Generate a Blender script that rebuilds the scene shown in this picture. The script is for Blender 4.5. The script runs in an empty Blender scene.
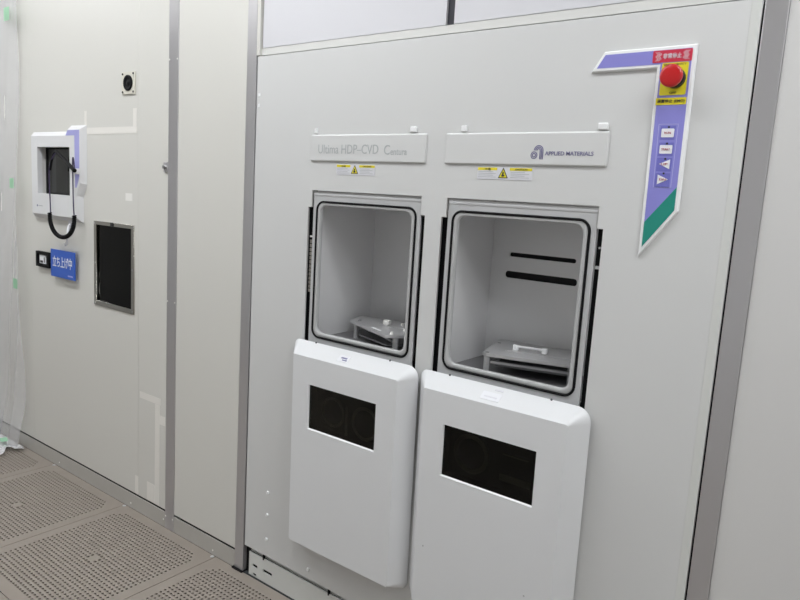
import bpy, bmesh, math, random
from mathutils import Vector, Matrix, geometry
random.seed(7)
scn = bpy.context.scene
COL = scn.collection

# ------------------------------------------------------------ materials
def mat(name, col, rough=.5, metal=0., spec=.5, coat=0., bump=0., bscale=60., mottle=0., mscale=3., emis=None, alpha=None):
    m = bpy.data.materials.new(name); m.use_nodes = True
    nt = m.node_tree; b = nt.nodes['Principled BSDF']
    b.inputs['Base Color'].default_value = (*col, 1)
    b.inputs['Roughness'].default_value = rough
    b.inputs['Metallic'].default_value = metal
    b.inputs['Specular IOR Level'].default_value = spec
    b.inputs['Coat Weight'].default_value = coat
    b.inputs['Coat Roughness'].default_value = .15
    tc = nt.nodes.new('ShaderNodeTexCoord')
    if mottle:
        n = nt.nodes.new('ShaderNodeTexNoise'); n.inputs['Scale'].default_value = mscale; n.inputs['Detail'].default_value = 5
        mx = nt.nodes.new('ShaderNodeMix'); mx.data_type = 'RGBA'
        mx.inputs[6].default_value = (*[c*(1-mottle) for c in col], 1); mx.inputs[7].default_value = (*[min(1, c*(1+mottle)) for c in col], 1)
        nt.links.new(tc.outputs['Object'], n.inputs['Vector']); nt.links.new(n.outputs['Fac'], mx.inputs[0])
        nt.links.new(mx.outputs[2], b.inputs['Base Color'])
    if bump:
        n = nt.nodes.new('ShaderNodeTexNoise'); n.inputs['Scale'].default_value = bscale
        bp = nt.nodes.new('ShaderNodeBump'); bp.inputs['Strength'].default_value = bump; bp.inputs['Distance'].default_value = .002
        nt.links.new(tc.outputs['Object'], n.inputs['Vector']); nt.links.new(n.outputs['Fac'], bp.inputs['Height'])
        nt.links.new(bp.outputs['Normal'], b.inputs['Normal'])
    if emis:
        b.inputs['Emission Color'].default_value = (*emis[0], 1); b.inputs['Emission Strength'].default_value = emis[1]
    return m

def film_mat(name, col, clear, rough):
    m = bpy.data.materials.new(name); m.use_nodes = True
    nt = m.node_tree; b = nt.nodes['Principled BSDF']; out = nt.nodes['Material Output']
    b.inputs['Base Color'].default_value = (*col, 1); b.inputs['Roughness'].default_value = rough
    b.inputs['Specular IOR Level'].default_value = .9
    t = nt.nodes.new('ShaderNodeBsdfTransparent'); mx = nt.nodes.new('ShaderNodeMixShader')
    mx.inputs[0].default_value = 1 - clear
    nt.links.new(t.outputs[0], mx.inputs[1]); nt.links.new(b.outputs[0], mx.inputs[2]); nt.links.new(mx.outputs[0], out.inputs[0])
    return m

def tinted(name, tint, rough=.05):
    m = bpy.data.materials.new(name); m.use_nodes = True
    nt = m.node_tree; out = nt.nodes['Material Output']; nt.nodes.remove(nt.nodes['Principled BSDF'])
    t = nt.nodes.new('ShaderNodeBsdfTransparent'); t.inputs[0].default_value = (*tint, 1)
    g = nt.nodes.new('ShaderNodeBsdfGlossy'); g.inputs['Roughness'].default_value = rough; g.inputs['Color'].default_value = (.8, .8, .8, 1)
    f = nt.nodes.new('ShaderNodeFresnel'); f.inputs[0].default_value = 1.35
    mx = nt.nodes.new('ShaderNodeMixShader')
    nt.links.new(f.outputs[0], mx.inputs[0]); nt.links.new(t.outputs[0], mx.inputs[1]); nt.links.new(g.outputs[0], mx.inputs[2])
    nt.links.new(mx.outputs[0], out.inputs[0])
    return m

M = {
 'wall':    mat('painted_wall', (.72, .712, .674), .36, mottle=.012, mscale=1.5),
 'rightwall': mat('right_panel_paint', (.66, .655, .65), .42),
 'header':  mat('header_paint', (.70, .70, .74), .45),
 'tool':    mat('tool_paint', (.685, .69, .69), .42, mottle=.01, mscale=2.5),
 'cap':     mat('cap_paint', (.72, .72, .70), .35),
 'plate':   mat('plate_paint', (.68, .69, .67), .4),
 'door':    mat('door_plastic', (.79, .802, .822), .33, mottle=.012, mscale=7),
 'alu':     mat('anodised_aluminium', (.55, .54, .555), .30, metal=.62, bump=.05, bscale=300),
 'steel':   mat('brushed_steel', (.42, .42, .42), .3, metal=.85, bump=.06, bscale=200),
 'mirror':  mat('polished_steel', (.62, .60, .56), .07, metal=1., bump=1., bscale=22),
 'frame':   mat('port_frame_paint', (.53, .535, .545), .36),
 'liner':   mat('chamber_liner', (.82, .82, .83), .36, metal=.1, mottle=.03, mscale=5),
 'lip':     mat('lip_paint', (.50, .505, .51), .4),
 'stage':   mat('stage_metal', (.60, .60, .61), .32, metal=.55),
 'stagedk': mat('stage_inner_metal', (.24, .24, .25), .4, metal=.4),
 'black':   mat('black_rubber', (.008, .008, .009), .5, spec=.12),
 'dark':    mat('dark_cavity', (.02, .02, .022), .7),
 'chain':   mat('cable_chain', (.30, .28, .25), .5, mottle=.5, mscale=80),
 'mullion': mat('dark_grey_trim', (.035, .035, .045), .4),
 'white':   mat('white_plastic', (.90, .91, .92), .35),
 'bright':  mat('white_tape', (.90, .89, .86), .6),
 'residue': mat('masking_tape', (.85, .83, .79), .6),
 'ivory':   mat('ivory_plate', (.74, .72, .64), .45),
 'violet':  mat('violet_sheet', (.27, .26, .68), .45),
 'violetd': mat('violet_key_field', (.17, .17, .56), .45),
 'violetl': mat('violet_outline', (.42, .42, .78), .45),
 'green':   mat('green_sheet', (.015, .27, .21), .45),
 'red':     mat('red_button', (.55, .012, .015), .3, coat=.3),
 'redlab':  mat('red_label', (.60, .03, .07), .45),
 'yellow':  mat('yellow_label', (.82, .72, .03), .45),
 'ink':     mat('black_ink', (.03, .03, .03), .5),
 'redink':  mat('red_ink', (.45, .05, .10), .5),
 'greyink': mat('grey_ink', (.46, .48, .49), .5),
 'navyink': mat('navy_ink', (.16, .15, .30), .5),
 'palelab': mat('pale_label', (.74, .74, .79), .45),
 'whiteink': mat('white_ink', (.85, .86, .9), .5),
 'blue':    mat('blue_sign', (.035, .12, .55), .35),
 'kick':    mat('kick_plate_paint', (.70, .71, .69), .4),
 'skirt':   mat('skirting_steel', (.50, .485, .455), .4, metal=.1, mottle=.05, mscale=20),
 'tile':    mat('floor_panel_metal', (.325, .286, .25), .45, metal=.15, mottle=.08, mscale=18),
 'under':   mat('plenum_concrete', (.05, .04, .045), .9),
 'ceil':    mat('ceiling_panel', (.8, .8, .8), .6),
 'farwall': mat('room_wall_paint', (.5, .5, .49), .5),
 'lamp':    mat('lamp_diffuser', (.9, .9, .9), .4, emis=((.965, .985, 1.), 15.2)),
 'lamph':   mat('lamp_housing', (.75, .75, .75), .5),
 'screen':  mat('screen_glass', (.012, .013, .012), .08, spec=.6),
 'film':    film_mat('clear_film', (.88, .88, .92), .68, .08),
 'filmw':   film_mat('crumpled_film', (.92, .92, .95), .25, .25),
 'gtape':   film_mat('green_tape', (.36, .72, .46), .35, .5),
 'pane':    tinted('smoked_pane', (.36, .36, .33)),
 'dkpane':  tinted('black_pane', (.05, .05, .05)),
 'cordm':   mat('cord_rubber', (.05, .035, .09), .45),
 'bezel':   mat('bezel_plastic', (.78, .785, .80), .35),
 'ring':    mat('ring_metal', (.8, .8, .7), .35),
 'cream':   mat('cream_paint', (.82, .82, .80), .45),
}

# ------------------------------------------------------------ helpers
def origin(o):
    v = Vector((0, 0, 0))
    while o: v += o.location; o = o.parent
    return v
def obj(name, me, m, parent=None, smooth=False):
    if isinstance(me, bmesh.types.BMesh):
        bm = me; me = bpy.data.meshes.new(name); bm.to_mesh(me); bm.free()
    if parent:
        me.transform(Matrix.Translation(-origin(parent)))
    me.materials.clear()
    for k in (m if isinstance(m, (list, tuple)) else [m]): me.materials.append(M[k])
    if smooth:
        for p in me.polygons: p.use_smooth = True
    o = bpy.data.objects.new(name, me); COL.objects.link(o); o.parent = parent
    return o
def thing(name, label=None, cat=None, loc=(0, 0, 0), group=None, kind=None):
    o = bpy.data.objects.new(name, None); COL.objects.link(o); o.location = loc; o.empty_display_size = .05
    tag(o, label, cat, group, kind); return o
def tag(o, label=None, cat=None, group=None, kind=None):
    for k, v in (('label', label), ('category', cat), ('group', group), ('kind', kind)):
        if v: o[k] = v
    return o
def box(bm, x0, x1, y0, y1, z0, z1, bev=0., seg=2):
    vs = [bm.verts.new((x, y, z)) for x in (x0, x1) for y in (y0, y1) for z in (z0, z1)]
    q = [(0,1,3,2), (4,6,7,5), (0,4,5,1), (2,3,7,6), (0,2,6,4), (1,5,7,3)]
    fs = [bm.faces.new([vs[i] for i in f]) for f in q]
    if bev:
        es = list({e for f in fs for e in f.edges})
        bmesh.ops.bevel(bm, geom=es, offset=bev, segments=seg, affect='EDGES', profile=.5)
    return vs
def B(*a, **k):
    bm = bmesh.new(); box(bm, *a, **k); return bm
def cyl(bm, c, r, axis, h, n=24, r2=None):
    rot = Vector((0, 0, 1)).rotation_difference(Vector(axis).normalized()).to_matrix().to_4x4()
    bmesh.ops.create_cone(bm, cap_ends=True, segments=n, radius1=r, radius2=r if r2 is None else r2, depth=h,
                          matrix=Matrix.Translation(Vector(c) + Vector(axis).normalized()*h/2) @ rot)
def dg():
    return bpy.context.evaluated_depsgraph_get()
def curve_mesh(cu):
    o = bpy.data.objects.new('tmp', cu); COL.objects.link(o)
    me = bpy.data.meshes.new_from_object(o.evaluated_get(dg()))
    bpy.data.objects.remove(o); bpy.data.curves.remove(cu)
    return me
def plate_mesh(loops, y0, y1, bev=0.):
    """flat shape in the XZ plane with holes (first loop is the outline), from y0 (front) to y1 (back)"""
    cu = bpy.data.curves.new('c', 'CURVE'); cu.dimensions = '2D'; cu.fill_mode = 'BOTH'
    for lp in loops:
        sp = cu.splines.new('POLY'); sp.points.add(len(lp)-1); sp.use_cyclic_u = True
        for p, q in zip(sp.points, lp): p.co = (q[0], q[1], 0, 1)
    cu.extrude = max((y1-y0)/2 - bev, 0.)
    if bev: cu.bevel_depth = bev; cu.bevel_resolution = 2; cu.offset = -bev
    me = curve_mesh(cu)
    me.transform(Matrix(((1,0,0,0), (0,0,-1,(y0+y1)/2), (0,1,0,0), (0,0,0,1))))
    return me
def rr(x0, x1, z0, z1, r, n=6):
    if isinstance(r, (int, float)): r = [r]*4
    out = []
    for (cx, cz, a0, q) in ((x1-r[0], z1-r[0], 0, r[0]), (x0+r[1], z1-r[1], 90, r[1]), (x0+r[2], z0+r[2], 180, r[2]), (x1-r[3], z0+r[3], 270, r[3])):
        for i in range(n+1):
            a = math.radians(a0 + 90*i/n); out.append((cx + q*math.cos(a), cz + q*math.sin(a)))
    return out
def rect(x0, x1, z0, z1): return [(x1, z1), (x0, z1), (x0, z0), (x1, z0)]
def tube(pts, r, cyclic=False, res=3, smooth_path=False):
    cu = bpy.data.curves.new('t', 'CURVE'); cu.dimensions = '3D'; cu.bevel_depth = r; cu.bevel_resolution = res; cu.use_fill_caps = True
    sp = cu.splines.new('NURBS' if smooth_path else 'POLY'); sp.points.add(len(pts)-1)
    for p, q in zip(sp.points, pts): p.co = (*q, 1)
    if smooth_path: sp.order_u = 3; sp.use_endpoint_u = True; sp.resolution_u = 8
    sp.use_cyclic_u = cyclic
    return curve_mesh(cu)
def text(name, s, x0, x1, z0, z1, y, m, parent, bold=0.):
    cu = bpy.data.curves.new('f', 'FONT'); cu.body = s; cu.extrude = .0004; cu.offset = bold; cu.resolution_u = 3
    me = curve_mesh(cu)
    xs = [v.co.x for v in me.vertices]; ys = [v.co.y for v in me.vertices]
    if not xs: return None
    sx = (x1-x0)/(max(xs)-min(xs)); sy = (z1-z0)/(max(ys)-min(ys)); ax, ay = min(xs), min(ys)
    for v in me.vertices:
        c = v.co.copy(); v.co = (x0 + (c.x-ax)*sx, y - c.z, z0 + (c.y-ay)*sy)
    return obj(name, me, m, parent)
def loft(front, back, yf, yb, hole=None, hole_depth=0., capback=True):
    """solid with a front outline, a larger back outline (same number of points) and an optional recess cut in its front"""
    bm = bmesh.new()
    F = [bm.verts.new((x, yf, z)) for x, z in front]; K = [bm.verts.new((x, yb, z)) for x, z in back]
    n = len(F)
    for i in range(n):
        j = (i+1) % n
        bm.faces.new((F[i], K[i], K[j], F[j]))
    if capback: bm.faces.new(K)
    if hole:
        H = [bm.verts.new((x, yf, z)) for x, z in hole]; G = [bm.verts.new((x, yf+hole_depth, z)) for x, z in hole]
        tri = geometry.tessellate_polygon([[Vector((x, z, 0)) for x, z in front], [Vector((x, z, 0)) for x, z in hole]])
        al = F + H
        for t in tri:
            try: bm.faces.new([al[i] for i in t])
            except ValueError: pass
        for i in range(len(H)):
            j = (i+1) % len(H)
            bm.faces.new((H[i], H[j], G[j], G[i]))
        bm.faces.new(G)
    else:
        bm.faces.new(F)
    bmesh.ops.recalc_face_normals(bm, faces=bm.faces)
    return bm
def soften(o, w=.003, seg=3, ang=25):
    md = o.modifiers.new('bevel', 'BEVEL'); md.width = w; md.segments = seg; md.limit_method = 'ANGLE'; md.angle_limit = math.radians(ang)
    for p in o.data.polygons: p.use_smooth = True
    wn = o.modifiers.new('wn', 'WEIGHTED_NORMAL'); wn.keep_sharp = True
    return o

def q4(bm, *p): bm.faces.new([bm.verts.new(q) for q in p])

# ------------------------------------------------------------ room shell
ZC = 2.62; XR = 3.6
wb = thing('wall_back', kind='structure')
def wpanel(x0, x1, z0=.0715, z1=ZC, y0=0., m='wall', holes=()):
    return obj('wall_panel', plate_mesh([rect(x0, x1, z0, z1)] + list(holes), y0, y0+.03, .0006), m, wb)
wpanel(-4.0, -2.306); wpanel(-2.304, -1.4002)
mon_hole = rect(-1.2790, -.9860, 1.2525, 1.463)
win_hole = rect(-.826, -.544, .822, 1.156)
wpanel(-1.3998, -.5104, holes=(mon_hole, win_hole))
wpanel(-.5096, -.3190)
wpanel(-.262, .1025)
wpanel(.1665, .852, 1.7658, ZC, .006, 'header'); wpanel(.876, 1.576, 1.7658, ZC, .006, 'header')
wpanel(1.6215, XR, m='rightwall')
obj('shade_backing', plate_mesh([rect(-4.0, .16, 0, ZC), rect(-1.275, -.985, 1.24, 1.47), rect(-.84, -.53, .80, 1.18)], .034, .05), 'dark', wb)  # dark sheets added behind the panels so their gaps read as shade
obj('shade_backing', B(1.59, XR, .034, .05, 0, ZC), 'dark', wb)
obj('shade_backing', B(.16, 1.57, .040, .05, 1.75, ZC), 'mullion', wb)
def struct(name, bm, m): return tag(obj(name, bm, m), kind='structure')
# vertical posts
def post(name, x0, x1, z0, yf):
    o = struct(name, B(x0, x1, yf, .03, z0, ZC, bev=.0015), 'alu'); return o
p1 = post('trim_1', -.3185, -.2625, .0, -.0025)
p2 = post('trim_2', .103, .147, .004, -.0025)
p3 = post('trim_3', 1.5795, 1.621, .0, -.004)
for z in (1.764, .9, 2.4, .05):
    bm = bmesh.new(); cyl(bm, (-.3135, -.0022, z), .003, (0, -1, 0), .002, 10); cyl(bm, (-.2675, -.0022, z), .003, (0, -1, 0), .002, 10)
    obj('screw', bm, 'bright', p1)
obj('foot', B(.097, .150, -.010, .03, 0, .005), 'black', p2)
t4 = struct('trim_4', B(.1618, 1.576, .007, .033, 1.7440, 1.7648, bev=.0005), 'cap')
obj('top_gap_shade', B(.150, 1.574, .012, .020, 1.738, 1.745), 'mullion', t4)  # dark strip in the open gap, standing in for its shade
obj('corner_filler', B(.1472, .1615, -.002, .033, 1.7435, ZC, bev=.0005), 'wall', t4)
struct('trim_5', B(.8535, .8745, .012, .039, 1.766, ZC), 'mullion')
# skirting
sk = struct('baseboard_back', B(-4.0, -.3190, -.001, .004, 0, .0615), 'skirt')
obj('skirting_strip', B(-.2620, .1025, -.001, .004, 0, .0615), 'skirt', sk)
obj('skirting_strip', B(1.622, XR, -.001, .004, 0, .0615), 'skirt', sk)
for x, z in ((-.021, .017), (-.56, .02), (-1.16, .02), (-.33, .03)):
    bm = bmesh.new(); cyl(bm, (x, -.001, z), .003, (0, -1, 0), .0015, 10); obj('screw', bm, 'bright', sk)
# the other walls, ceiling and the plenum floor
struct('wall_left', B(-4.06, -4.0, -2.6, .05, -.35, ZC), 'farwall')
struct('wall_right', B(XR, XR+.06, -2.6, .05, -.35, ZC), 'cream')
struct('wall_front', B(-4.06, XR+.06, -2.66, -2.6, -.35, ZC), 'farwall')
struct('ceiling', B(-4.06, XR+.06, -2.66, .06, ZC, ZC+.05), 'ceil')
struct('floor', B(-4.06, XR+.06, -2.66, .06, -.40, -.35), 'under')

# ------------------------------------------------------------ perforated floor panels
def tile_bm(detail=True):
    bm = bmesh.new(); T = .6; g = .0012; N = 32; pt = .0163; st = (T - (N-1)*pt)/2; R = .0047; h = pt/2
    oct_ = [(math.cos(math.radians(22.5+45*k)), math.sin(math.radians(22.5+45*k))) for k in range(8)]
    def V(x, y, z=0): return bm.verts.new((x, y, z))
    c = (N-1)/2
    for i in range(N):
        for j in range(N):
            cx, cy = st + i*pt, -(st + j*pt)
            corner = min(i, N-1-i) + min(j, N-1-j) < 2
            mid = abs(i-c) + abs(j-c) <= 1.1 and max(abs(i-c), abs(j-c)) < 2 and not abs(i-c) == abs(j-c) == 1.5
            hole = not corner and not mid
            if not hole:
                bm.faces.new([V(cx+sx*h, cy+sy*h) for sx, sy in ((1,1), (-1,1), (-1,-1), (1,-1))]); continue
            r = R*1.3 if abs(i-c) + abs(j-c) <= 2.1 else R
            top = [V(cx+r*a, cy+r*b) for a, b in oct_]; bot = [V(cx+r*a, cy+r*b, -.008) for a, b in oct_]
            o4 = [V(cx+h, cy+h), V(cx-h, cy+h), V(cx-h, cy-h), V(cx+h, cy-h)]
            bm.faces.new((o4[0], top[1], top[0])); bm.faces.new((o4[1], top[3], top[2]))
            bm.faces.new((o4[2], top[5], top[4])); bm.faces.new((o4[3], top[7], top[6]))
            bm.faces.new((o4[0], o4[1], top[2], top[1])); bm.faces.new((o4[1], o4[2], top[4], top[3]))
            bm.faces.new((o4[2], o4[3], top[6], top[5])); bm.faces.new((o4[3], o4[0], top[0], top[7]))
            for k in range(8):
                l = (k+1) % 8; bm.faces.new((top[k], top[l], bot[l], bot[k]))
    a, b = st - h, T - st + h
    e0, e1 = g, T - g
    for (x0, x1, y0, y1) in ((e0, e1, e0, a), (e0, e1, b, e1), (e0, a, a, b), (b, e1, a, b)):
        bm.faces.new([V(x0, -y0), V(x0, -y1), V(x1, -y1), V(x1, -y0)])
    # skirt of the panel
    for (p, q) in (((e0, e0), (e1, e0)), ((e1, e0), (e1, e1)), ((e1, e1), (e0, e1)), ((e0, e1), (e0, e0))):
        bm.faces.new([V(p[0], -p[1]), V(q[0], -q[1]), V(q[0], -q[1], -.03), V(p[0], -p[1], -.03)])
    return bm
base_tile = None
tiles = {
 (-3, 0): 'beige perforated metal floor panel at far left, under the crumpled film',
 (-2, 0): 'beige perforated metal floor panel against the skirting below the dark window',
 (-1, 0): 'beige perforated metal floor panel in front of the narrow wall panel between grey posts',
 (0, 0): 'beige perforated metal floor panel at the left foot of the white process tool',
 (-2, 1): 'beige perforated metal floor panel at the left edge, one row out from the wall',
 (-1, 1): 'beige perforated metal floor panel in the bottom left corner of the photo',
}
for (i, j), lab in tiles.items():
    if base_tile is None:
        base_tile = obj('floor_panel', tile_bm(), 'tile'); o = base_tile
    else:
        o = base_tile.copy(); COL.objects.link(o)
    o.location = (i*.6, -.0012 - j*.6, 0)
    tag(o, lab, 'floor panel', 'perforated floor panels')
# the rest of the raised floor, outside the frame: one structure
def rest_floor():
    cells = [(i, j) for i in range(-6, 6) for j in range(0, 3) if (i, j) not in tiles]
    src = base_tile.data
    co = [v.co.copy() for v in src.vertices]; fc = [tuple(p.vertices) for p in src.polygons]
    vs, fs = [], []
    for i, j in cells:
        k = len(vs); d = Vector((i*.6, -.0012 - j*.6, 0))
        vs += [c + d for c in co]; fs += [tuple(a+k for a in f) for f in fc]
    for i in range(-6, 6):
        for j in (3, 4):
            k = len(vs); x, y = i*.6, -.0012 - j*.6
            vs += [Vector((x+a, y-b, 0)) for a, b in ((.0012, .0012), (.0012, .5988), (.5988, .5988), (.5988, .0012))]; fs.append((k, k+1, k+2, k+3))
    me = bpy.data.meshes.new('floor'); me.from_pydata(vs, [], fs); me.update(); return me
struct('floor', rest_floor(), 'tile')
bm = bmesh.new()
for x, y in ((-.592, -.012), (-.010, -.012), (-1.19, -.012)): cyl(bm, (x, y, 0), .007, (0, 0, 1), .002, 12)
tag(obj('floor_trim', bm, 'frame'), kind='structure').name = 'trim_6'

# ------------------------------------------------------------ process tool
T = thing('process_tool', 'large off-white semiconductor process tool with two open load ports and lowered doors', 'machine', (.86, 0, 0))
ports = [(.614, 'L'), (1.0975, 'R')]
def port_hole(c):
    return [(c+.2005, 1.3365), (c-.2005, 1.3365), (c-.2005, 1.287), (c-.2150, 1.287), (c-.2150, .60), (c+.2150, .60), (c+.2150, 1.287), (c+.2005, 1.287)]
fp = obj('front_panel', plate_mesh([rect(.1515, 1.5750, .103, 1.7405)] + [port_hole(c) for c, _ in ports], 0, .008, .0015), 'tool', T)
obj('edge_strip', B(1.556, 1.5745, -.0012, .001, .104, 1.738, bev=.0005), 'plate', fp)
encl = obj('enclosure', loft(rect(.153, 1.574, .0, 1.735), rect(.153, 1.574, .0, 1.735), .031, .95), 'dark', T)
# open the enclosure: five-sided shell
me = encl.data
bm = bmesh.new(); bm.from_mesh(me)
bmesh.ops.delete(bm, geom=[f for f in bm.faces if all(v.co.y < .04 for v in f.verts)], context='FACES'); bm.to_mesh(me); bm.free()
# kick plate
kp = obj('kick_plate', plate_mesh([rect(.173, 1.575, .002, .0865), rr(.190, .2165, .0350, .0475, .003, 3), rr(.244, .290, .0365, .0485, .003, 3), rr(.192, .212, .0045, .0140, .003, 3)], .004, .009), 'kick', T)
obj('kick_rail', B(.173, 1.575, .014, .020, .080, .1025), 'plate', kp)
for x in (.247, .551, .86, 1.16): obj('clip', B(x-.0022, x+.0022, .0015, .0095, .082, .1025), 'black', kp)
obj('slot_shade_backing', B(.174, 1.574, .0095, .0115, .003, .086), 'black', kp)  # black sheet that puts the slots' inner shade into colour
obj('end_gap_shade', B(.150, .171, .013, .028, .002, .10), 'black', kp)  # black block standing in for the shadow in this open gap
for x, z in ((.262, .165), (.461, .136), (.262, .252), (.262, .331), (.9, .136)):
    bm = bmesh.new(); cyl(bm, (x, .0005, z), .0065, (0, -1, 0), .0045, 12, r2=.005); obj('screw_cover', bm, 'white', fp)
for (x0, x1, z0, z1) in ((.160, .168, 1.618, 1.628), (.160, .168, 1.586, 1.596)):
    obj('screw_cover', B(x0, x1, -.002, .001, z0, z1, bev=.0006), 'white', fp)

obj('edge_gap_shade', B(.1474, .1512, .006, .020, .104, 1.742), 'black', T)  # black strip gives the open gap beside the post its shade
# name plates
npl = []
for k, (x0, x1) in enumerate(((.402, .824), (.881, 1.308))):
    a = obj('name_plate', loft(rr(x0+.003, x1-.003, 1.424, 1.496, .003, 2), rr(x0, x1, 1.4205, 1.4995, .004, 2), -.0055, .0), 'tool', T)
    soften(a, .002, 2); npl.append(a)
    for (cx, w) in (((.422, .005), (.778, .010)) if k == 0 else ((.935, .008), (1.291, .011))):
        obj('clip', B(cx-w, cx+w, -.006, .001, 1.502, 1.516, bev=.0015), 'white', a)
text('lettering', 'Ultima HDP\u2013CVD', .437, .664, 1.4445, 1.4700, -.0058, 'greyink', npl[0])
text('lettering', 'C', .684, .704, 1.4430, 1.4690, -.0058, 'greyink', npl[0])
text('lettering', 'entura', .707, .762, 1.4425, 1.4570, -.0058, 'greyink', npl[0])
text('lettering', 'APPLIED MATERIALS', 1.160, 1.276, 1.4455, 1.4545, -.0058, 'navyink', npl[1], bold=.012)
def arch(cx, base, ro, ri, zc, legl, legr):
    o = [(cx+ro, base+legr)] + [(cx+ro*math.cos(math.radians(a)), zc+ro*math.sin(math.radians(a))) for a in range(0, 181, 12)]
    o += [(cx-ro, zc-legl), (cx-ri, zc-legl)] + [(cx+ri*math.cos(math.radians(a)), zc+ri*math.sin(math.radians(a))) for a in range(180, -1, -12)] + [(cx+ri, base+legr)]
    return o
lg = bmesh.new()
for lp in (arch(1.1435, 1.4365, .0120, .0100, 1.4565, .0, .0), arch(1.1435, 1.4365, .0085, .0065, 1.4565, .0, .0), arch(1.1435, 1.4365, .0050, .0030, 1.4565, .0, .0)):
    me = plate_mesh([lp], -.0062, -.0055); lg.from_mesh(me)
for r, ri in ((.0085, .0067), (.0050, .0030)):
    me = plate_mesh([[(1.1325+r*math.cos(a*math.pi/12), 1.4455+r*math.sin(a*math.pi/12)) for a in range(24)],
                     [(1.1325+ri*math.cos(a*math.pi/12), 1.4455+ri*math.sin(a*math.pi/12)) for a in range(24)]], -.0062, -.0055); lg.from_mesh(me)
obj('logo', lg, 'navyink', npl[1])

# warning labels under the name plates
for (x0, x1, zt) in ((.508, .652, 1.4145), (.981, 1.130, 1.4165)):
    w = x1 - x0; a = obj('warning_label', B(x0, x1, -.0012, .0, zt-.029, zt), 'palelab', T)
    obj('yellow_header', B(x0+.001, x0+.37*w, -.0016, -.0011, zt-.0075, zt-.001), 'yellow', a)
    obj('yellow_header', B(x1-.40*w, x1-.001, -.0016, -.0011, zt-.0075, zt-.001), 'yellow', a)
    text('lettering', '\u6ce8\u610f', x0+.14*w, x0+.25*w, zt-.0070, zt-.002, -.0018, 'ink', a)
    text('lettering', 'CAUTION', x1-.30*w, x1-.09*w, zt-.0064, zt-.0026, -.0018, 'ink', a)
    cx = x0 + .485*w
    obj('warning_triangle', plate_mesh([[(cx, zt-.0005), (cx-.0135, zt-.0255), (cx+.0135, zt-.0255)]], -.0017, -.0011), 'ink', a)
    obj('warning_triangle', plate_mesh([[(cx, zt-.0045), (cx-.0103, zt-.0238), (cx+.0103, zt-.0238)]], -.0020, -.0016), 'yellow', a)
    obj('hand_symbol', plate_mesh([[(cx-.001, zt-.010), (cx+.003, zt-.013), (cx+.001, zt-.016), (cx+.005, zt-.020), (cx+.001, zt-.0225), (cx-.005, zt-.0215), (cx-.003, zt-.017)]], -.0023, -.0019), 'ink', a)
    bmt = bmesh.new(); bmu = bmesh.new()
    for q in range(4):
        z = zt - .0105 - q*.0042
        box(bmt, x0+.003, x0+(.30+.05*(q % 2))*w, -.0015, -.0011, z-.0012, z)
        box(bmu, x1-.38*w, x1-(.05+.08*((q+1) % 2))*w, -.0015, -.0011, z-.0012, z)
    obj('fine_print', bmt, 'greyink', a); obj('fine_print', bmu, 'greyink', a)

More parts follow.
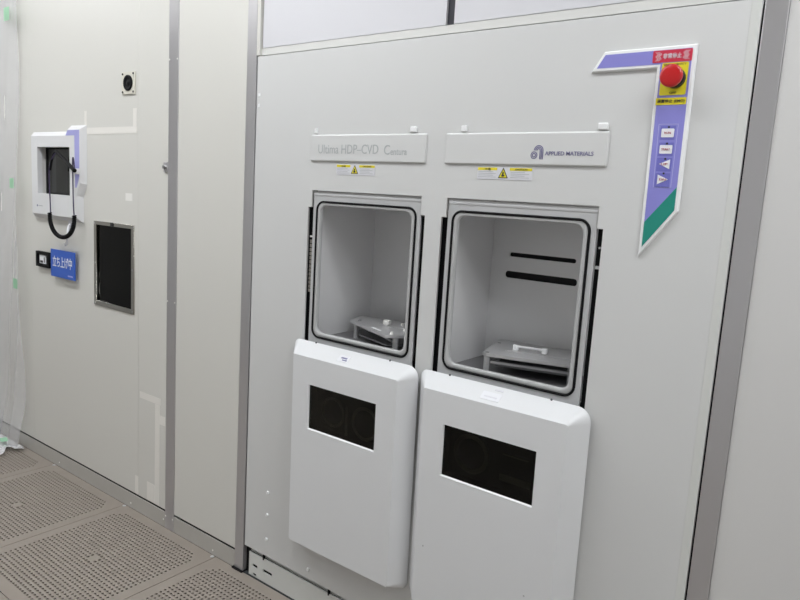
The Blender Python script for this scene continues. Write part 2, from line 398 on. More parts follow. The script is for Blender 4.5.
# load ports
def port(c, side):
    # frame: a plate with a rounded top edge
    outer = rr(c-.1990, c+.1990, .602, 1.3345, .002, 2)
    inner = rr(c-.1735, c+.1735, .9035, 1.2990, .022, 6)
    f = obj('port_frame', plate_mesh([outer, inner], .0055, .012, .0008), 'frame', T)
    obj('rolled_edge', tube([(c-.1985, .0135, 1.3250), (c+.1985, .0135, 1.3250)], .0094, res=8), 'frame', f, smooth=True)
    g = [(x, .0055, z) for x, z in rr(c-.1830, c+.1830, .8945, 1.3045, .026, 8)]
    obj('gasket', tube(g, .0034, cyclic=True, res=3), 'black', f, smooth=True)
    # inner lip turning into the chamber
    lip = bmesh.new()
    secs = [(-.0025, .0056), (-.0015, .0046), (.0062, .0046), (.0078, .0058), (.0080, .016)]
    rings = [[lip.verts.new((x, y, z)) for x, z in rr(c-.1765+d, c+.1765-d, .9005+d, 1.3020-d, .0225, 6)] for d, y in secs]
    for a, b in zip(rings, rings[1:]):
        for i in range(len(a)):
            j = (i+1) % len(a); lip.faces.new((a[i], a[j], b[j], b[i]))
    bmesh.ops.recalc_face_normals(lip, faces=lip.faces)
    obj('inner_lip', lip, 'lip', f, smooth=True)
    # chamber: five-sided box wider than the opening
    xl, xr = (c-.190, c+.190) if side == 'L' else (c-.2015, c+.2000)
    y1, z0, z1 = (.290 if side == 'L' else .256), .885, 1.36
    ch = bmesh.new()
    def quad(*p): ch.faces.new([ch.verts.new(q) for q in p])
    y0 = .0125
    quad((xl, y0, z0), (xl, y1, z0), (xl, y1, z1), (xl, y0, z1)); quad((xr, y0, z0), (xr, y0, z1), (xr, y1, z1), (xr, y1, z0))
    quad((xl, y0, z0), (xr, y0, z0), (xr, y1, z0), (xl, y1, z0)); quad((xl, y0, z1), (xl, y1, z1), (xr, y1, z1), (xr, y0, z1))
    co = obj('chamber', ch, 'liner', T)
    obj('chamber_floor', B(xl+.002, xr-.002, .02, y1-.002, .8852, .8868), 'stagedk', co)  # darker plate, the chamber floor's shadow put into its colour
    if side == 'R':
        bk = plate_mesh([rect(xl, xr, z0, z1), rr(.953, 1.152, 1.1840, 1.1960, .0055, 4), rr(.943, 1.160, 1.1230, 1.1425, .0085, 4)], y1, y1+.004)
        obj('slotted_back_panel', bk, 'liner', co)
        obj('slot_cavity', B(.92, 1.18, y1+.02, y1+.03, 1.10, 1.21), 'dark', co)
    else:
        obj('back_panel', B(xl, xr, y1, y1+.004, z0, z1), 'liner', co)
    # guide rails in the black slots on each side of the frame
    for s in (-1, 1):
        x = c + s*.2072
        r = obj('guide_rail', B(x-.012, x+.0075, .014, .030, .58, 1.30) if s < 0 else B(x-.0075, x+.012, .014, .030, .58, 1.30), 'black', T)
        if side == 'L' and s < 0:
            obj('end_stop', B(x-.0065, x+.004, .010, .018, 1.196, 1.201), 'bright', r)
            bm = bmesh.new()
            for q in range(13):
                z = 1.188 - q*.0125; box(bm, x-.006, x+.0035, .010, .015, z-.010, z, bev=.001, seg=1)
            obj('cable_chain', bm, 'chain', r)
        if side == 'R' and s > 0:
            obj('end_stop', B(x-.005, x+.006, .010, .018, 1.197, 1.204), 'frame', r)
            bm = bmesh.new(); cyl(bm, (x, .016, 1.245), .0025, (0, -1, 0), .004, 10); obj('screw', bm, 'frame', r)
for c, s in ports: port(c, s)

# stages inside the chambers
def rotpoly(px, pz, ang, pts):
    a = math.radians(ang); return [(px + x*math.cos(a) - y*math.sin(a), pz + x*math.sin(a) + y*math.cos(a)) for x, y in pts]
def slab(pts, z0, z1, bev=.0):
    bm = bmesh.new(); lo = [bm.verts.new((x, y, z0)) for x, y in pts]; hi = [bm.verts.new((x, y, z1)) for x, y in pts]
    bm.faces.new(lo[::-1]); bm.faces.new(hi); n = len(pts)
    for i in range(n): bm.faces.new((lo[i], lo[(i+1) % n], hi[(i+1) % n], hi[i]))
    bmesh.ops.recalc_face_normals(bm, faces=bm.faces)
    if bev: bmesh.ops.bevel(bm, geom=list(bm.edges), offset=bev, segments=2, affect='EDGES')
    return bm
# right-hand stage
R0 = (1.008, .043); AR = 16
st = obj('wafer_stage', slab(rotpoly(*R0, AR, [(0, .010), (.012, 0), (.236, 0), (.236, .205), (.0, .205)]), .936, .945, .001), 'stage', T)
obj('raised_pad', slab(rotpoly(*R0, AR, [(.050, .055), (.150, .055), (.150, .130), (.050, .130)]), .9445, .9475, .0008), 'stage', st)
obj('raised_pad', slab(rotpoly(*R0, AR, [(.165, .050), (.234, .050), (.234, .190), (.165, .190)]), .9445, .9480, .0008), 'stage', st)
for (x, y) in ((.012, .012), (.226, .030), (.012, .150), (.205, .180)):
    (q,) = rotpoly(*R0, AR, [(x, y)])
    bm = bmesh.new(); cyl(bm, (*q, .885), .008, (0, 0, 1), .0515, 14); obj('leg', bm, 'stage', st, smooth=False)
    bm = bmesh.new(); cyl(bm, (*q, .9448), .005, (0, 0, 1), .0012, 12); obj('screw', bm, 'stagedk', st)
h0, h1 = rotpoly(*R0, AR, [(.073, .078), (.150, .078)])
for q in (h0, h1): obj('handle_post', B(q[0]-.007, q[0]+.007, q[1]-.005, q[1]+.005, .947, .961, bev=.001), 'white', st)
obj('handle_bar', tube([(h0[0], h0[1], .957), (h1[0], h1[1], .957)], .0032), 'white', st)
fr = bmesh.new()
me = None
def ringslab(outer, inner, z0, z1):
    bm = bmesh.new(); n = len(outer)
    vs = [[bm.verts.new((x, y, z)) for x, y in lp] for lp in (outer, inner) for z in (z0, z1)]
    o0, o1, i0, i1 = vs
    for i in range(n):
        j = (i+1) % n
        bm.faces.new((o0[i], o0[j], o1[j], o1[i])); bm.faces.new((i0[j], i0[i], i1[i], i1[j]))
        bm.faces.new((o1[i], o1[j], i1[j], i1[i])); bm.faces.new((o0[j], o0[i], i0[i], i0[j]))
    bmesh.ops.recalc_face_normals(bm, faces=bm.faces); return bm
obj('lower_frame', ringslab(rotpoly(*R0, AR, [(.022, .012), (.228, .012), (.228, .19), (.022, .19)]), rotpoly(*R0, AR, [(.034, .022), (.216, .022), (.216, .18), (.034, .18)]), .917, .923), 'stage', st)
obj('lower_plate', slab(rotpoly(*R0, AR, [(.03, .04), (.23, .04), (.23, .18), (.03, .18)]), .905, .910), 'stagedk', st)
# left-hand stage
LP = [(.486, .117), (.700, .024), (.735, .062), (.775, .130), (.640, .245), (.452, .212)]
st = obj('wafer_stage', slab(LP, .932, .941, .001), 'stage', T)
for q in ((.512, .120), (.714, .058), (.748, .115), (.500, .205)):
    bm = bmesh.new(); cyl(bm, (*q, .885), .009, (0, 0, 1), .0475, 14); obj('leg', bm, 'stage', st)
obj('lower_plate', slab([(.53, .11), (.68, .06), (.72, .10), (.60, .20), (.52, .17)], .900, .904), 'stagedk', st)
obj('cable', tube([(.655, .070, .926), (.685, .075, .912), (.705, .085, .908)], .0035, smooth_path=True), 'frame', st)
obj('raised_pad', slab([(.575, .150), (.640, .118), (.690, .150), (.620, .185)], .9405, .9430), 'stage', st)
obj('sensor_block', B(.596, .620, .142, .158, .9425, .957, bev=.003), 'bright', st)
for q in ((.644, .180), (.700, .120), (.703, .052), (.516, .128)):
    bm = bmesh.new(); cyl(bm, (*q, .9405), .006, (0, 0, 1), .007, 14, r2=.004); obj('knob', bm, 'bright' if q[0] > .6 else 'stagedk', st)
obj('strip', slab([(.606, .078), (.650, .060), (.653, .066), (.609, .084)], .9408, .9420), 'white', st)
obj('bracket', B(.742, .775, .07, .074, .886, .93), 'stage', st)

# doors, slid down in front of the ports
def door(c, side):
    hw = .2365
    yf, yb = -.055, -.006
    z0, z1 = .226, .882
    hw = .2330
    back = rr(c-hw-.008, c+hw+.001, z0, z1, [.034, .020, .03, .03], 7)
    front = rr(c-hw+.036, c+hw-.034, z0+.020, z1-.034, [.004, .004, .01, .006], 7)
    wx = (c-.1305, c+.1305); wz = (.627, .766)
    hole = rect(wx[0], wx[1], wz[0], wz[1])
    d = obj('door', loft(front, back, yf, yb, hole=hole, hole_depth=.040), 'door', T)
    md = soften(d, .0014, 3, 24)
    # smoked window and what shows through it
    obj('window_pane', B(wx[0]+.0005, wx[1]-.0005, yf+.007, yf+.008, wz[0]+.0005, wz[1]-.0005), 'pane', d)
    obj('window_liner', ringslab2(wx, wz, yf+.0085, yf+.039), 'dark', d)
    obj('window_backing', B(wx[0]+.002, wx[1]-.002, yf+.037, yf+.039, wz[0]+.002, wz[1]-.002), 'dark', d)
    def ring(cx, cz, ro, ri, y):
        n = 40
        obj('ring', plate_mesh([[(cx+ro*math.cos(2*math.pi*a/n), cz+ro*math.sin(2*math.pi*a/n)) for a in range(n)],
                                [(cx+ri*math.cos(2*math.pi*a/n), cz+ri*math.sin(2*math.pi*a/n)) for a in range(n)]], y, y+.003, .0008), 'ring', d)
    if side == 'R':
        ring(c-.060, .697, .052, .040, yf+.028)
        obj('inner_block', B(c+.025, c+.110, yf+.026, yf+.032, .655, .672, bev=.002), 'ring', d)
        obj('inner_block', B(c+.030, c+.100, yf+.026, yf+.032, .722, .726, bev=.001), 'ring', d)
    else:
        ring(c-.055, .690, .046, .037, yf+.028); ring(c+.070, .685, .050, .040, yf+.028)
        obj('inner_block', B(c-.004, c+.004, yf+.026, yf+.032, .632, .72, bev=.002), 'ring', d)
    # sticker on the sloping top
    n = Vector((0, -.034, .049)).normalized()
    def onbevel(x, t, off): # t: 0 at the front crease, 1 at the back
        p = Vector((x, yf + (yb-yf)*t, z1-.034 + .034*t)); p += Vector((0, -.034, .049)).normalized()*off; return p
    def patch(name, x0, x1, t0, t1, off, m, par):
        bm = bmesh.new()
        a = [onbevel(x, t, off) for x, t in ((x0, t0), (x1, t0), (x1, t1), (x0, t1))]; b = [p - n*(off*.9) for p in a]
        A = [bm.verts.new(p) for p in a]; K = [bm.verts.new(p) for p in b]
        bm.faces.new(A); bm.faces.new(K[::-1])
        for i in range(4): bm.faces.new((A[i], K[i], K[(i+1) % 4], A[(i+1) % 4]))
        bmesh.ops.recalc_face_normals(bm, faces=bm.faces); return obj(name, bm, m, par)
    if side == 'L':
        s = patch('sticker', c-.032, c+.008, .22, .62, .0012, 'whiteink', d)
        patch('sticker_mark', c-.022, c+.000, .42, .50, .0018, 'navyink', d); patch('sticker_mark', c-.014, c+.004, .30, .36, .0018, 'navyink', d)
    else:
        s = patch('sticker', c-.036, c+.016, .20, .62, .0014, 'whiteink', d)
        patch('sticker_mark', c-.028, c+.008, .34, .40, .0020, 'palelab', d); patch('sticker_mark', c-.010, c+.014, .76, .84, .0010, 'palelab', d)
    tw = bmesh.new(); qa = rect(wx[0], wx[1], wz[0], wz[1]); qb = rect(wx[0]+.0018, wx[1]-.0010, wz[0]+.0030, wz[1]-.0010)
    for k in range(4):
        l = (k+1) % 4
        q4(tw, (qa[k][0], yf-.0004, qa[k][1]), (qa[l][0], yf-.0004, qa[l][1]), (qb[l][0], yf+.0045, qb[l][1]), (qb[k][0], yf+.0045, qb[k][1]))
    obj('chamfer_highlight', tw, 'white', d)  # whiter than the door: sill highlight put into the colour
    for x in (c-.150, c+.135):
        bm = bmesh.new(); cyl(bm, onbevel(x, .985, -.001), .0028, n, .003, 10); obj('screw', bm, 'mullion', d)
    # carrier arms that run in the side slots
    for s in (-1, 1):
        obj('carrier_arm', B(c+s*.2072-.005, c+s*.2072+.005, yb-.002, .012, .70, .80), 'black', d)
    if side == 'R':
        for q in ((c-.170, yf+.0003, .4165), (c+.130, yf+.0003, .400)):
            bm = bmesh.new(); cyl(bm, q, .0026, (0, -1, 0), .0008, 10); obj('scuff_mark', bm, 'frame', d)
def ringslab2(wx, wz, y0, y1):
    bm = bmesh.new()
    o = rect(wx[0]+.0006, wx[1]-.0006, wz[0]+.0006, wz[1]-.0006); i = rect(wx[0]+.002, wx[1]-.002, wz[0]+.002, wz[1]-.002)
    A = [[bm.verts.new((x, y, z)) for x, z in lp] for lp in (o, i) for y in (y0, y1)]
    for k in range(4):
        l = (k+1) % 4
        bm.faces.new((A[0][k], A[0][l], A[2][l], A[2][k])); bm.faces.new((A[2][k], A[2][l], A[3][l], A[3][k])); bm.faces.new((A[1][k], A[1][l], A[0][l], A[0][k]))
    bmesh.ops.recalc_face_normals(bm, faces=bm.faces); return bm
for c, s in ports: door(c, s)
# the lowered doors stand a little proud at the top
for d in [o for o in T.children if o.name.startswith('door')]:
    th = .014; pv = Vector((0, -.03, .88)) - origin(T)
    d.rotation_euler = (th, 0, 0); d.location = pv - Matrix.Rotation(th, 3, 'X') @ pv + Vector((.004, -.006, 0))

# control panel with the emergency stop
YP = -.006
OUT = [(1.2495, 1.622), (1.277, 1.666), (1.4685, 1.667), (1.4695, 1.334), (1.395, 1.231), (1.3915, 1.622)]
INS = [(1.2745, 1.6265), (1.2945, 1.6575), (1.4625, 1.6575), (1.4610, 1.3365), (1.4075, 1.2585), (1.4015, 1.6265)]
def inset(pts, d):
    n = len(pts); out = []
    A = sum(pts[i][0]*pts[(i+1) % n][1] - pts[(i+1) % n][0]*pts[i][1] for i in range(n)); sg = 1 if A > 0 else -1
    for i in range(n):
        p0, p1, p2 = Vector(pts[i-1]), Vector(pts[i]), Vector(pts[(i+1) % n])
        d1 = (p1-p0).normalized(); d2 = (p2-p1).normalized()
        n1 = Vector((-d1.y, d1.x))*sg; n2 = Vector((-d2.y, d2.x))*sg
        b = (n1+n2).normalized(); out.append(tuple(p1 + b*d/max(.3, b.dot(n1))))
    return out
cp = obj('control_panel', loft(inset(OUT, .003), OUT, YP-.001, 0), 'white', T); soften(cp, .0012, 2)
f1 = inset(OUT, .0085)
obj('violet_face', plate_mesh([f1], YP-.0016, YP-.0008), 'violet', cp)
pR, pT, pL = f1[3], f1[4], f1[5]
def lerp(a, b, t): return (a[0]+(b[0]-a[0])*t, a[1]+(b[1]-a[1])*t)
tr = (f1[2][1]-1.384)/(f1[2][1]-pR[1]); tl = (1.309-pT[1])/(pL[1]-pT[1])
obj('green_tip', plate_mesh([[lerp(f1[2], pR, tr), pR, pT, lerp(pT, pL, tl)]], YP-.0021, YP-.0014), 'green', cp)
yl = YP-.0016
obj('red_label', plate_mesh([rr(1.383, 1.4605, 1.6335, 1.6575, .002, 3)], yl-.0006, yl), 'redlab', cp)
text('lettering', '\u975e\u5e38\u505c\u6b62', 1.404, 1.440, 1.6405, 1.6510, yl-.0010, 'palelab', cp, bold=.01)
for s, x in ((1, 1.3875), (-1, 1.4565)):
    zz = bmesh.new()
    for k in range(3):
        xa = x + s*k*.0035
        me = plate_mesh([[(xa, 1.6545), (xa+s*.0055, 1.6500), (xa+s*.0010, 1.6455), (xa+s*.0055, 1.6410), (xa, 1.6365), (xa+s*.0010, 1.6365), (xa+s*.0067, 1.6410), (xa+s*.0022, 1.6455), (xa+s*.0067, 1.6500), (xa+s*.0010, 1.6545)]], yl-.0010, yl-.0005); zz.from_mesh(me)
    obj('lightning_mark', zz, 'palelab', cp)
obj('yellow_plate', plate_mesh([rr(1.4040, 1.4560, 1.5680, 1.6320, .003, 3)], yl-.0010, yl), 'yellow', cp)
text('lettering', 'EMERGENCY', 1.408, 1.452, 1.6268, 1.6300, yl-.0013, 'ink', cp)
text('lettering', 'OFF', 1.424, 1.438, 1.5705, 1.5745, yl-.0013, 'ink', cp)
obj('yellow_strip', plate_mesh([rr(1.3990, 1.4590, 1.5490, 1.5630, .001, 2)], yl-.0008, yl), 'yellow', cp)
text('lettering', '\u88c5\u7f6e\u505c\u6b62 (EMO)', 1.4020, 1.4560, 1.5520, 1.5600, yl-.0012, 'ink', cp, bold=.008)
bm = bmesh.new()
cyl(bm, (1.4335, yl-.001, 1.6005), .0200, (0, -1, 0), .010, 36)
obj('button_collar', bm, 'ink', cp)
prof = [(.014, -.010), (.014, -.022), (.0195, -.025), (.0222, -.029), (.0222, -.034), (.0208, -.0365), (.017, -.0378), (0, -.0382)]
bm = bmesh.new(); N = 40; rings = []
for r, y in prof:
    rings.append([bm.verts.new((1.4335 + r*math.cos(2*math.pi*k/N), yl+y, 1.6005 + r*math.sin(2*math.pi*k/N))) for k in range(N)] if r else [bm.verts.new((1.4335, yl+y, 1.6005))])
for a, b in zip(rings, rings[1:]):
    for k in range(N):
        l = (k+1) % N
        bm.faces.new((a[k], a[l], b[l], b[k]) if len(b) > 1 else (a[k], a[l], b[0]))
bmesh.ops.recalc_face_normals(bm, faces=bm.faces)
obj('emergency_stop_button', bm, 'red', cp, smooth=True)
# key field
kf = [(1.4115, 1.5095), (1.4485, 1.5095), (1.4480, 1.3835), (1.4140, 1.3835)]
obj('key_outline', plate_mesh([inset(kf, -.0015), kf], yl-.0004, yl), 'violetl', cp)
def key(name, loop, z0, z1, s, led):
    obj('key_field', plate_mesh([rect(1.4150, 1.4450, z0, z1)], yl-.0004, yl), 'violetd', cp)
    obj(name, plate_mesh([loop], yl-.0012, yl-.0004), 'whiteink', cp)
    if s:
        cz = sum(p[1] for p in loop)/len(loop); cx = (min(p[0] for p in loop)+max(p[0] for p in loop))/2
        w = .0085 if len(s) > 3 else .0065
        text('lettering', s, cx-w, cx+w, cz-.0022, cz+.0022, yl-.0015, 'redink', cp)
    bm = bmesh.new(); cyl(bm, (1.4315, yl-.0004, led), .0021, (0, -1, 0), .001, 12); obj('indicator', bm, 'ink', cp)
key('push_button', rr(1.4175, 1.4430, 1.4840, 1.5015, .002, 3), 1.479, 1.5065, 'RUN', 1.5045)
key('push_button', rr(1.4175, 1.4430, 1.4510, 1.4685, .002, 3), 1.446, 1.4735, 'START', 1.4715)
key('arrow_button', [(1.4200, 1.4300), (1.4415, 1.4395), (1.4415, 1.4200)], 1.415, 1.4425, 'UP', 1.4405)
key('arrow_button', [(1.4415, 1.3990), (1.4200, 1.4085), (1.4200, 1.3885)], 1.3825, 1.4115, 'DN', 1.4110)

# ------------------------------------------------------------ wall-mounted monitor
mo = thing('wall_monitor', 'white wall monitor with a small black screen and a violet corner strip', 'monitor', (-1.14, 0, 1.16))
fo = [(-1.330, 1.506), (-1.022, 1.506), (-1.003, 1.5295), (-.906, 1.5295), (-.908, 1.313), (-.936, 1.259), (-.936, 1.166), (-1.330, 1.166)]
bo = inset(fo, -.019)
oh = rect(-1.275, -.990, 1.2565, 1.459)
mb = obj('bezel', loft(fo, bo, -.022, -.0005, hole=oh, hole_depth=.0215), 'bezel', mo)
bm = bmesh.new(); bm.from_mesh(mb.data)
# open the recess right through to the screen: remove its floor and the back cap
off = -origin(mo)
bmesh.ops.delete(bm, geom=[f for f in bm.faces if all(abs(v.co.y - off.y + 0) < .0012 for v in f.verts) and len(f.verts) in (4, len(bo))], context='FACES'); bm.to_mesh(mb.data); bm.free()
bm = bmesh.new()
y0, y1 = -.0006, .019
a0, a1, b0, b1 = -1.2745, -.9905, 1.257, 1.4585
c0, c1, d0, d1 = -1.2765, -.9885, 1.2548, 1.4605
# sloping liner from the bezel opening to the wall cut-out
O = [(a0, b0), (a1, b0), (a1, b1), (a0, b1)]; I = [(c0, d0), (c1, d0), (c1, d1), (c0, d1)]
for k in range(4):
    l = (k+1) % 4
    q4(bm, (O[k][0], -.0008, O[k][1]), (O[l][0], -.0008, O[l][1]), (I[l][0], -.0004, I[l][1]), (I[k][0], -.0004, I[k][1]))
    q4(bm, (I[k][0], -.0004, I[k][1]), (I[l][0], -.0004, I[l][1]), (I[l][0], y1, I[l][1]), (I[k][0], y1, I[k][1]))
obj('recess_liner', bm, 'cap', mo)
obj('screen', B(c0, c1, y1, y1+.0025, d0, d1), 'screen', mo)
obj('screen_rim', plate_mesh([rect(c0+.001, c1-.001, d0+.001, d1-.001), rect(c0+.012, c1-.008, d0+.008, d1-.008)], y1-.004, y1-.0005, .001), 'black', mo)
vi = [(-1.020, 1.5060), (-1.0015, 1.5275), (-.908, 1.5275), (-.910, 1.340), (-.934, 1.293), (-.944, 1.293), (-.947, 1.5060)]
obj('violet_strip', plate_mesh([vi], -.0228, -.0218), 'violetl', mo)
bm = bmesh.new(); box(bm, -1.285, -1.277, -.0228, -.0219, 1.198, 1.206)
obj('logo', bm, 'navyink', mo); obj('faint_print', B(-1.272, -1.232, -.0223, -.0219, 1.2005, 1.2035), 'greyink', mo)
obj('pen_clip', B(-.925, -.906, -.040, -.022, 1.348, 1.372, bev=.002), 'palelab', mo)

# light pen with its cords
pen = thing('light_pen', 'black light pen slung across the wall monitor on a looped coiled cord', 'light pen', (-.92, -.04, 1.36))
bm = bmesh.new(); a = Vector((-1.105, -.020, 1.440)); b = Vector((-.902, -.046, 1.362))
cyl(bm, a, .0065, b-a, (b-a).length, 16, r2=.0085)
obj('pen_body', bm, 'black', pen, smooth=False)
obj('cord', tube([(-1.100, -.020, 1.440), (-1.125, -.018, 1.440), (-1.150, -.020, 1.405), (-1.158, -.022, 1.36)], .0048, smooth_path=True), 'black', pen, smooth=True)
obj('cord', tube([(-1.098, -.021, 1.438), (-1.135, -.020, 1.425), (-1.165, -.024, 1.37), (-1.150, -.030, 1.28), (-1.137, -.034, 1.22), (-1.131, -.036, 1.17)], .0026, smooth_path=True), 'cordm', pen, smooth=True)
obj('cord', tube([(-.905, -.045, 1.366), (-.905, -.047, 1.41), (-.925, -.042, 1.418), (-.940, -.034, 1.37), (-.942, -.033, 1.30), (-.935, -.036, 1.23), (-.921, -.040, 1.165)], .0026, smooth_path=True), 'cordm', pen, smooth=True)
def coil(path, r, turns, R):
    pts = []
    # sample the path evenly, wind a helix round it
    seg = [Vector(p) for p in path]; L = [0]
    for p, q in zip(seg, seg[1:]): L.append(L[-1] + (q-p).length)
    n = turns*10
    for i in range(n+1):
        s = L[-1]*i/n; k = max(j for j in range(len(L)) if L[j] <= s + 1e-9); k = min(k, len(seg)-2)
        t = (s-L[k])/(L[k+1]-L[k]); p = seg[k].lerp(seg[k+1], t); d = (seg[k+1]-seg[k]).normalized()
        u = Vector((0, 1, 0)); v = d.cross(u).normalized(); an = 2*math.pi*i/10
        pts.append(p + u*R*math.cos(an) + v*R*math.sin(an))
    return tube(pts, r, res=1)
U = []
for k in range(25):
    a = math.pi*k/24; U.append((-1.026 - .105*math.cos(a), -.040, 1.178 - .098*math.sin(a)**.8 - .012*k/24*0))
obj('coiled_cord', coil(U, .0032, 44, .0065), 'black', pen, smooth=True)
obj('coil_core', tube(U, .006), 'black', pen, smooth=True)

# sticky hook, blue status sign, black card holder
hk = thing('plastic_hook', 'clear plastic hook stuck to the wall above the blue sign', 'hook', (-1.02, 0, 1.09))
obj('backplate', plate_mesh([rr(-1.045, -1.015, 1.095, 1.150, .012, 4)], -.004, -.0, .001), 'palelab', hk)
obj('hook_loop', tube([(-1.030, -.004, 1.135), (-1.015, -.020, 1.125), (-1.003, -.028, 1.09), (-1.010, -.028, 1.055), (-1.035, -.024, 1.040), (-1.055, -.014, 1.050)], .004, smooth_path=True), 'whiteink', hk, smooth=True)
sg = thing('status_sign', 'small blue sign with white Japanese lettering hanging below the wall monitor', 'sign', (-1.08, 0, .90))
obj('sign_panel', B(-1.172, -.965, -.020, -.013, .897, 1.018, bev=.0015), 'blue', sg)
obj('mounting_block', B(-1.14, -1.0, -.013, -.0, .915, 1.0), 'palelab', sg)
text('lettering', '\u7acb\u3061\u4e0a\u3052\u4e2d', -1.152, -.984, .942, .990, -.0203, 'whiteink', sg, bold=.012)
obj('faint_print', B(-1.02, -.978, -.0203, -.0198, .909, .915), 'violetl', sg)
bk = thing('card_holder', 'small black box with a white tag left of the blue sign', 'holder', (-1.26, 0, .93))
obj('box_frame', plate_mesh([rect(-1.322, -1.200, .925, .995), rect(-1.310, -1.212, .937, .984)], -.016, 0, .001), 'black', bk)
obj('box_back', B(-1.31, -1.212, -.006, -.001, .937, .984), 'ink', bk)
obj('white_tag', B(-1.297, -1.240, -.010, -.006, .940, .978, bev=.0008), 'whiteink', bk)
bm = bmesh.new(); box(bm, -1.290, -1.265, -.0106, -.0099, .944, .954); box(bm, -1.256, -1.248, -.0106, -.0099, .946, .970); obj('tag_mark', bm, 'ink', bk)
obj('side_shadow', B(-1.200, -1.174, -.012, -.0, .950, .990), 'black', bk)  # black block in place of the shadow strip beside the box

# ------------------------------------------------------------ dark inspection window in the wall
wd = thing('window_1', kind='structure', loc=(-.685, 0, .81))
obj('window_frame', plate_mesh([rect(-.834, -.536, .814, 1.1645), rect(-.815, -.556, .834, 1.1495)], -.004, .002, .001), 'mirror', wd)
bm = bmesh.new(); box(bm, -.829, -.541, .0045, .0075, .819, 1.16); obj('pane', bm, 'dkpane', wd)
bm = bmesh.new()
for x, z in ((-.825, 1.155), (-.545, 1.155), (-.825, .823), (-.545, .823), (-.825, .99), (-.545, .99)): cyl(bm, (x, -.004, z), .004, (0, -1, 0), .002, 12)
obj('screw', bm, 'steel', wd)
bm = bmesh.new(); box(bm, -.825, -.545, .055, .3, .80, 1.19); bm.faces.ensure_lookup_table()
bmesh.ops.delete(bm, geom=[f for f in bm.faces if all(v.co.y < .06 for v in f.verts)], context='FACES'); obj('cavity', bm, 'dark', wd)
obj('latch', B(-.70, -.685, -.008, -.003, 1.148, 1.165, bev=.001), 'ink', wd)
obj('machinery', tube([(-.75, .12, .86), (-.66, .12, .895), (-.60, .12, .885), (-.56, .12, .865)], .010, smooth_path=True), 'stage', wd, smooth=True)

# little latch on the edge of the post
lp = obj('latch', B(-.343, -.3190, -.005, 0, 1.372, 1.408, bev=.001), 'alu', p1)
bm = bmesh.new(); cyl(bm, (-.331, -.004, 1.390), .007, (0, -1, 0), .010, 16); obj('latch_knob', bm, 'steel', lp)
# round speaker on its plate
sp = thing('wall_speaker', 'small square ivory wall plate with a round black speaker', 'speaker', (-.574, 0, 1.657))
obj('mounting_plate', B(-.618, -.530, -.006, -.0, 1.657, 1.739, bev=.0012), 'ivory', sp)
bm = bmesh.new()
N = 32; prof = [(.029, -.006), (.029, -.010), (.026, -.012), (.019, -.008), (.011, -.0066), (.008, -.009), (0, -.0105)]; rings = []
for r, y in prof:
    rings.append([bm.verts.new((-.572 + r*math.cos(2*math.pi*k/N), y, 1.698 + r*math.sin(2*math.pi*k/N))) for k in range(N)] if r else [bm.verts.new((-.572, y, 1.698))])
for a, b in zip(rings, rings[1:]):
    for k in range(N):
        l = (k+1) % N; bm.faces.new((a[k], a[l], b[l], b[k]) if len(b) > 1 else (a[k], a[l], b[0]))
bmesh.ops.recalc_face_normals(bm, faces=bm.faces)
obj('speaker_cone', bm, 'black', sp, smooth=True)
for x, z in ((-.610, 1.731), (-.538, 1.731), (-.610, 1.665), (-.538, 1.665)):
    bm = bmesh.new(); cyl(bm, (x, -.006, z), .004, (0, -1, 0), .002, 10); obj('screw', bm, 'ink', sp)

# ------------------------------------------------------------ tape left on the wall
def tape(x0, x1, z0, z1, label, m='residue'):
    return tag(obj('masking_tape', B(x0, x1, -.0009, .0002, z0, z1), m), label, 'tape', 'tape pieces on the wall')
tape(-.905, -.522, 1.512, 1.538, 'long horizontal strip of pale tape on the wall right of the monitor')
tape(-.905, -.888, 1.5385, 1.605, 'short upright piece of pale tape rising from the left end of the long strip')
tape(-.548, -.524, 1.5385, 1.605, 'short upright piece of pale tape rising from the right end of the long strip')
tape(-.600, -.554, 1.257, 1.286, 'small square of white tape above the dark window', 'bright')
t = tape(-.498, -.356, .486, .512, 'short slightly sloping strip of pale tape low beside the grey post')
tape(-.392, -.362, .075, .4845, 'long upright strip of pale tape running down beside the grey post')
tape(-.361, -.326, .410, .445, 'small piece of pale tape touching the grey post low down')
tape(-.445, -.393, .075, .150, 'squarish piece of pale tape at the bottom of the wall panel by the post')
tape(-.530, -.508, .075, .150, 'small upright piece of pale tape at the bottom seam of the wall panel')

# ------------------------------------------------------------ plastic film at the left
def film_x(z): return -1.442 + .010*math.sin(z*3.1) - (.0 if z > .3 else (.3-z)*.06)
bm = bmesh.new(); NX, NZ = 150, 70; grid = []
rnd = random.Random(3)
ph = [rnd.uniform(0, 6.28) for _ in range(8)]
for iz in range(NZ+1):
    z = .028 + (ZC-.03-.028)*iz/NZ; row = []
    for ix in range(NX+1):
        u = ix/NX; x = film_x(z) - .95*u
        y = -.034 + .015*math.sin(26*x + 3*math.sin(1.3*z+ph[0]) + ph[1]) + .005*math.sin(57*x + 5*math.sin(.9*z+ph[2]) - 4*z) + .0012*math.sin(9*z+40*x)
        y -= .03*max(0, (.25-z))/.25
        row.append(bm.verts.new((x, y, z)))
    grid.append(row)
for iz in range(NZ):
    for ix in range(NX): bm.faces.new((grid[iz][ix], grid[iz+1][ix], grid[iz+1][ix+1], grid[iz][ix+1]))
cur = tag(obj('plastic_curtain', bm, 'film', smooth=True), 'clear plastic sheet hanging in folds in front of the wall at far left', 'plastic sheet')
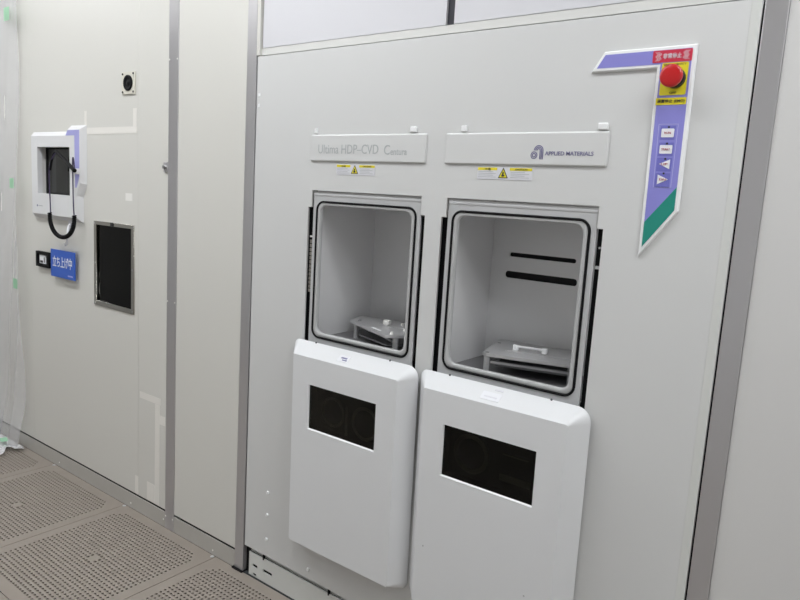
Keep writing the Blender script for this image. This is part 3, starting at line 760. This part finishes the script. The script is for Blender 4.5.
# crumpled end lying on the floor
bm = bmesh.new(); NX, NY = 60, 26; grid = []
for iy in range(NY+1):
    row = []
    for ix in range(NX+1):
        u, v = ix/NX, iy/NY
        x = -1.47 - .90*u + .025*math.sin(9*v+4*u); y = -.020 - (.105+.03*math.sin(11*u+1))*v
        z = .004 + .022*math.sin(math.pi*min(1, v*1.05))*(.6+.4*math.sin(17*u+3)) + .006*abs(math.sin(31*u+9*v)) + rnd.uniform(0, .004)
        row.append(bm.verts.new((x, y, z)))
    grid.append(row)
for iy in range(NY):
    for ix in range(NX): bm.faces.new((grid[iy][ix], grid[iy][ix+1], grid[iy+1][ix+1], grid[iy+1][ix]))
obj('crumpled_hem', bm, 'filmw', cur)
def ctape(x0, x1, z0, z1):
    return B(x0, x1, -.0535, -.0525, z0, z1, bev=.0003, seg=1)
for x0, x1, z0, z1, lab in ((-1.497, -1.444, 2.005, 2.062, 'green tape patch near the top of the plastic sheet'),
                            (-1.481, -1.440, 1.270, 1.315, 'green tape patch halfway up the plastic sheet, level with the monitor'),
                            (-1.470, -1.430, .805, .852, 'green tape patch on the plastic sheet below the level of the blue sign')):
    tag(obj('green_tape', ctape(x0, x1, z0, z1), 'gtape'), lab, 'tape', 'green tape on the plastic sheet')
bm = slab([(-1.60, -.050), (-1.54, -.055), (-1.55, -.090), (-1.61, -.085)], .036, .0366)
tag(obj('green_tape', bm, 'gtape'), 'green tape patch on the crumpled film lying on the floor', 'tape', 'green tape on the plastic sheet')

# ------------------------------------------------------------ ceiling lights
LIGHTS = ((-2.6, -.80), (-1.0, -.80), (.45, -.70), (2.3, -.66), (-1.4, -1.95), (2.7, -1.30))
for k, (x, y) in enumerate(LIGHTS):
    L = thing('ceiling_light', 'recessed fluorescent ceiling light, ' + ['wall row at far left', 'wall row middle', 'wall row above the tool', 'wall row at far right', 'outer row left', 'outer row right'][k], 'ceiling light', (x, y, ZC), 'fluorescent ceiling lights')
    bm = bmesh.new()
    for a in ((x-.63, x+.63, y-.16, y-.13), (x-.63, x+.63, y+.13, y+.16), (x-.63, x-.60, y-.13, y+.13), (x+.60, x+.63, y-.13, y+.13)): box(bm, *a, ZC-.02, ZC)
    obj('housing', bm, 'lamph', L)
    obj('diffuser', B(x-.60, x+.60, y-.13, y+.13, ZC-.012, ZC-.004), 'lamp', L)

# ------------------------------------------------------------ world, camera, colour
w = bpy.data.worlds.new('world'); scn.world = w; w.use_nodes = True
w.node_tree.nodes['Background'].inputs[0].default_value = (.8, .85, .9, 1); w.node_tree.nodes['Background'].inputs[1].default_value = .05
cam = bpy.data.cameras.new('camera'); co = bpy.data.objects.new('camera', cam); COL.objects.link(co); scn.camera = co
F_, YA, PI_, RO, CX, CY, CZ = 674.446481, -0.644452, -0.148137, 0.060298, 1.863555, -1.462133, 1.326023
cam.sensor_width = 36; cam.sensor_fit = 'HORIZONTAL'; cam.lens = F_*36/800; cam.clip_start = .02
fw = Vector((math.sin(YA)*math.cos(PI_), math.cos(YA)*math.cos(PI_), math.sin(PI_)))
r = Vector((math.cos(YA), -math.sin(YA), 0)); u = r.cross(fw)
r2 = r*math.cos(RO) + u*math.sin(RO); u2 = -r*math.sin(RO) + u*math.cos(RO)
mw = Matrix.Identity(4)
for i in range(3): mw[i][0] = r2[i]; mw[i][1] = u2[i]; mw[i][2] = -fw[i]
mw.translation = (CX, CY, CZ); co.matrix_world = mw
scn.view_settings.view_transform = 'Standard'; scn.view_settings.look = 'None'
scn.view_settings.exposure = 0.; scn.view_settings.gamma = 1; scn.view_settings.use_curve_mapping = False
scn.cycles.use_denoising = True; scn.cycles.max_bounces = 10; scn.cycles.transparent_max_bounces = 12; scn.cycles.sample_clamp_indirect = 6
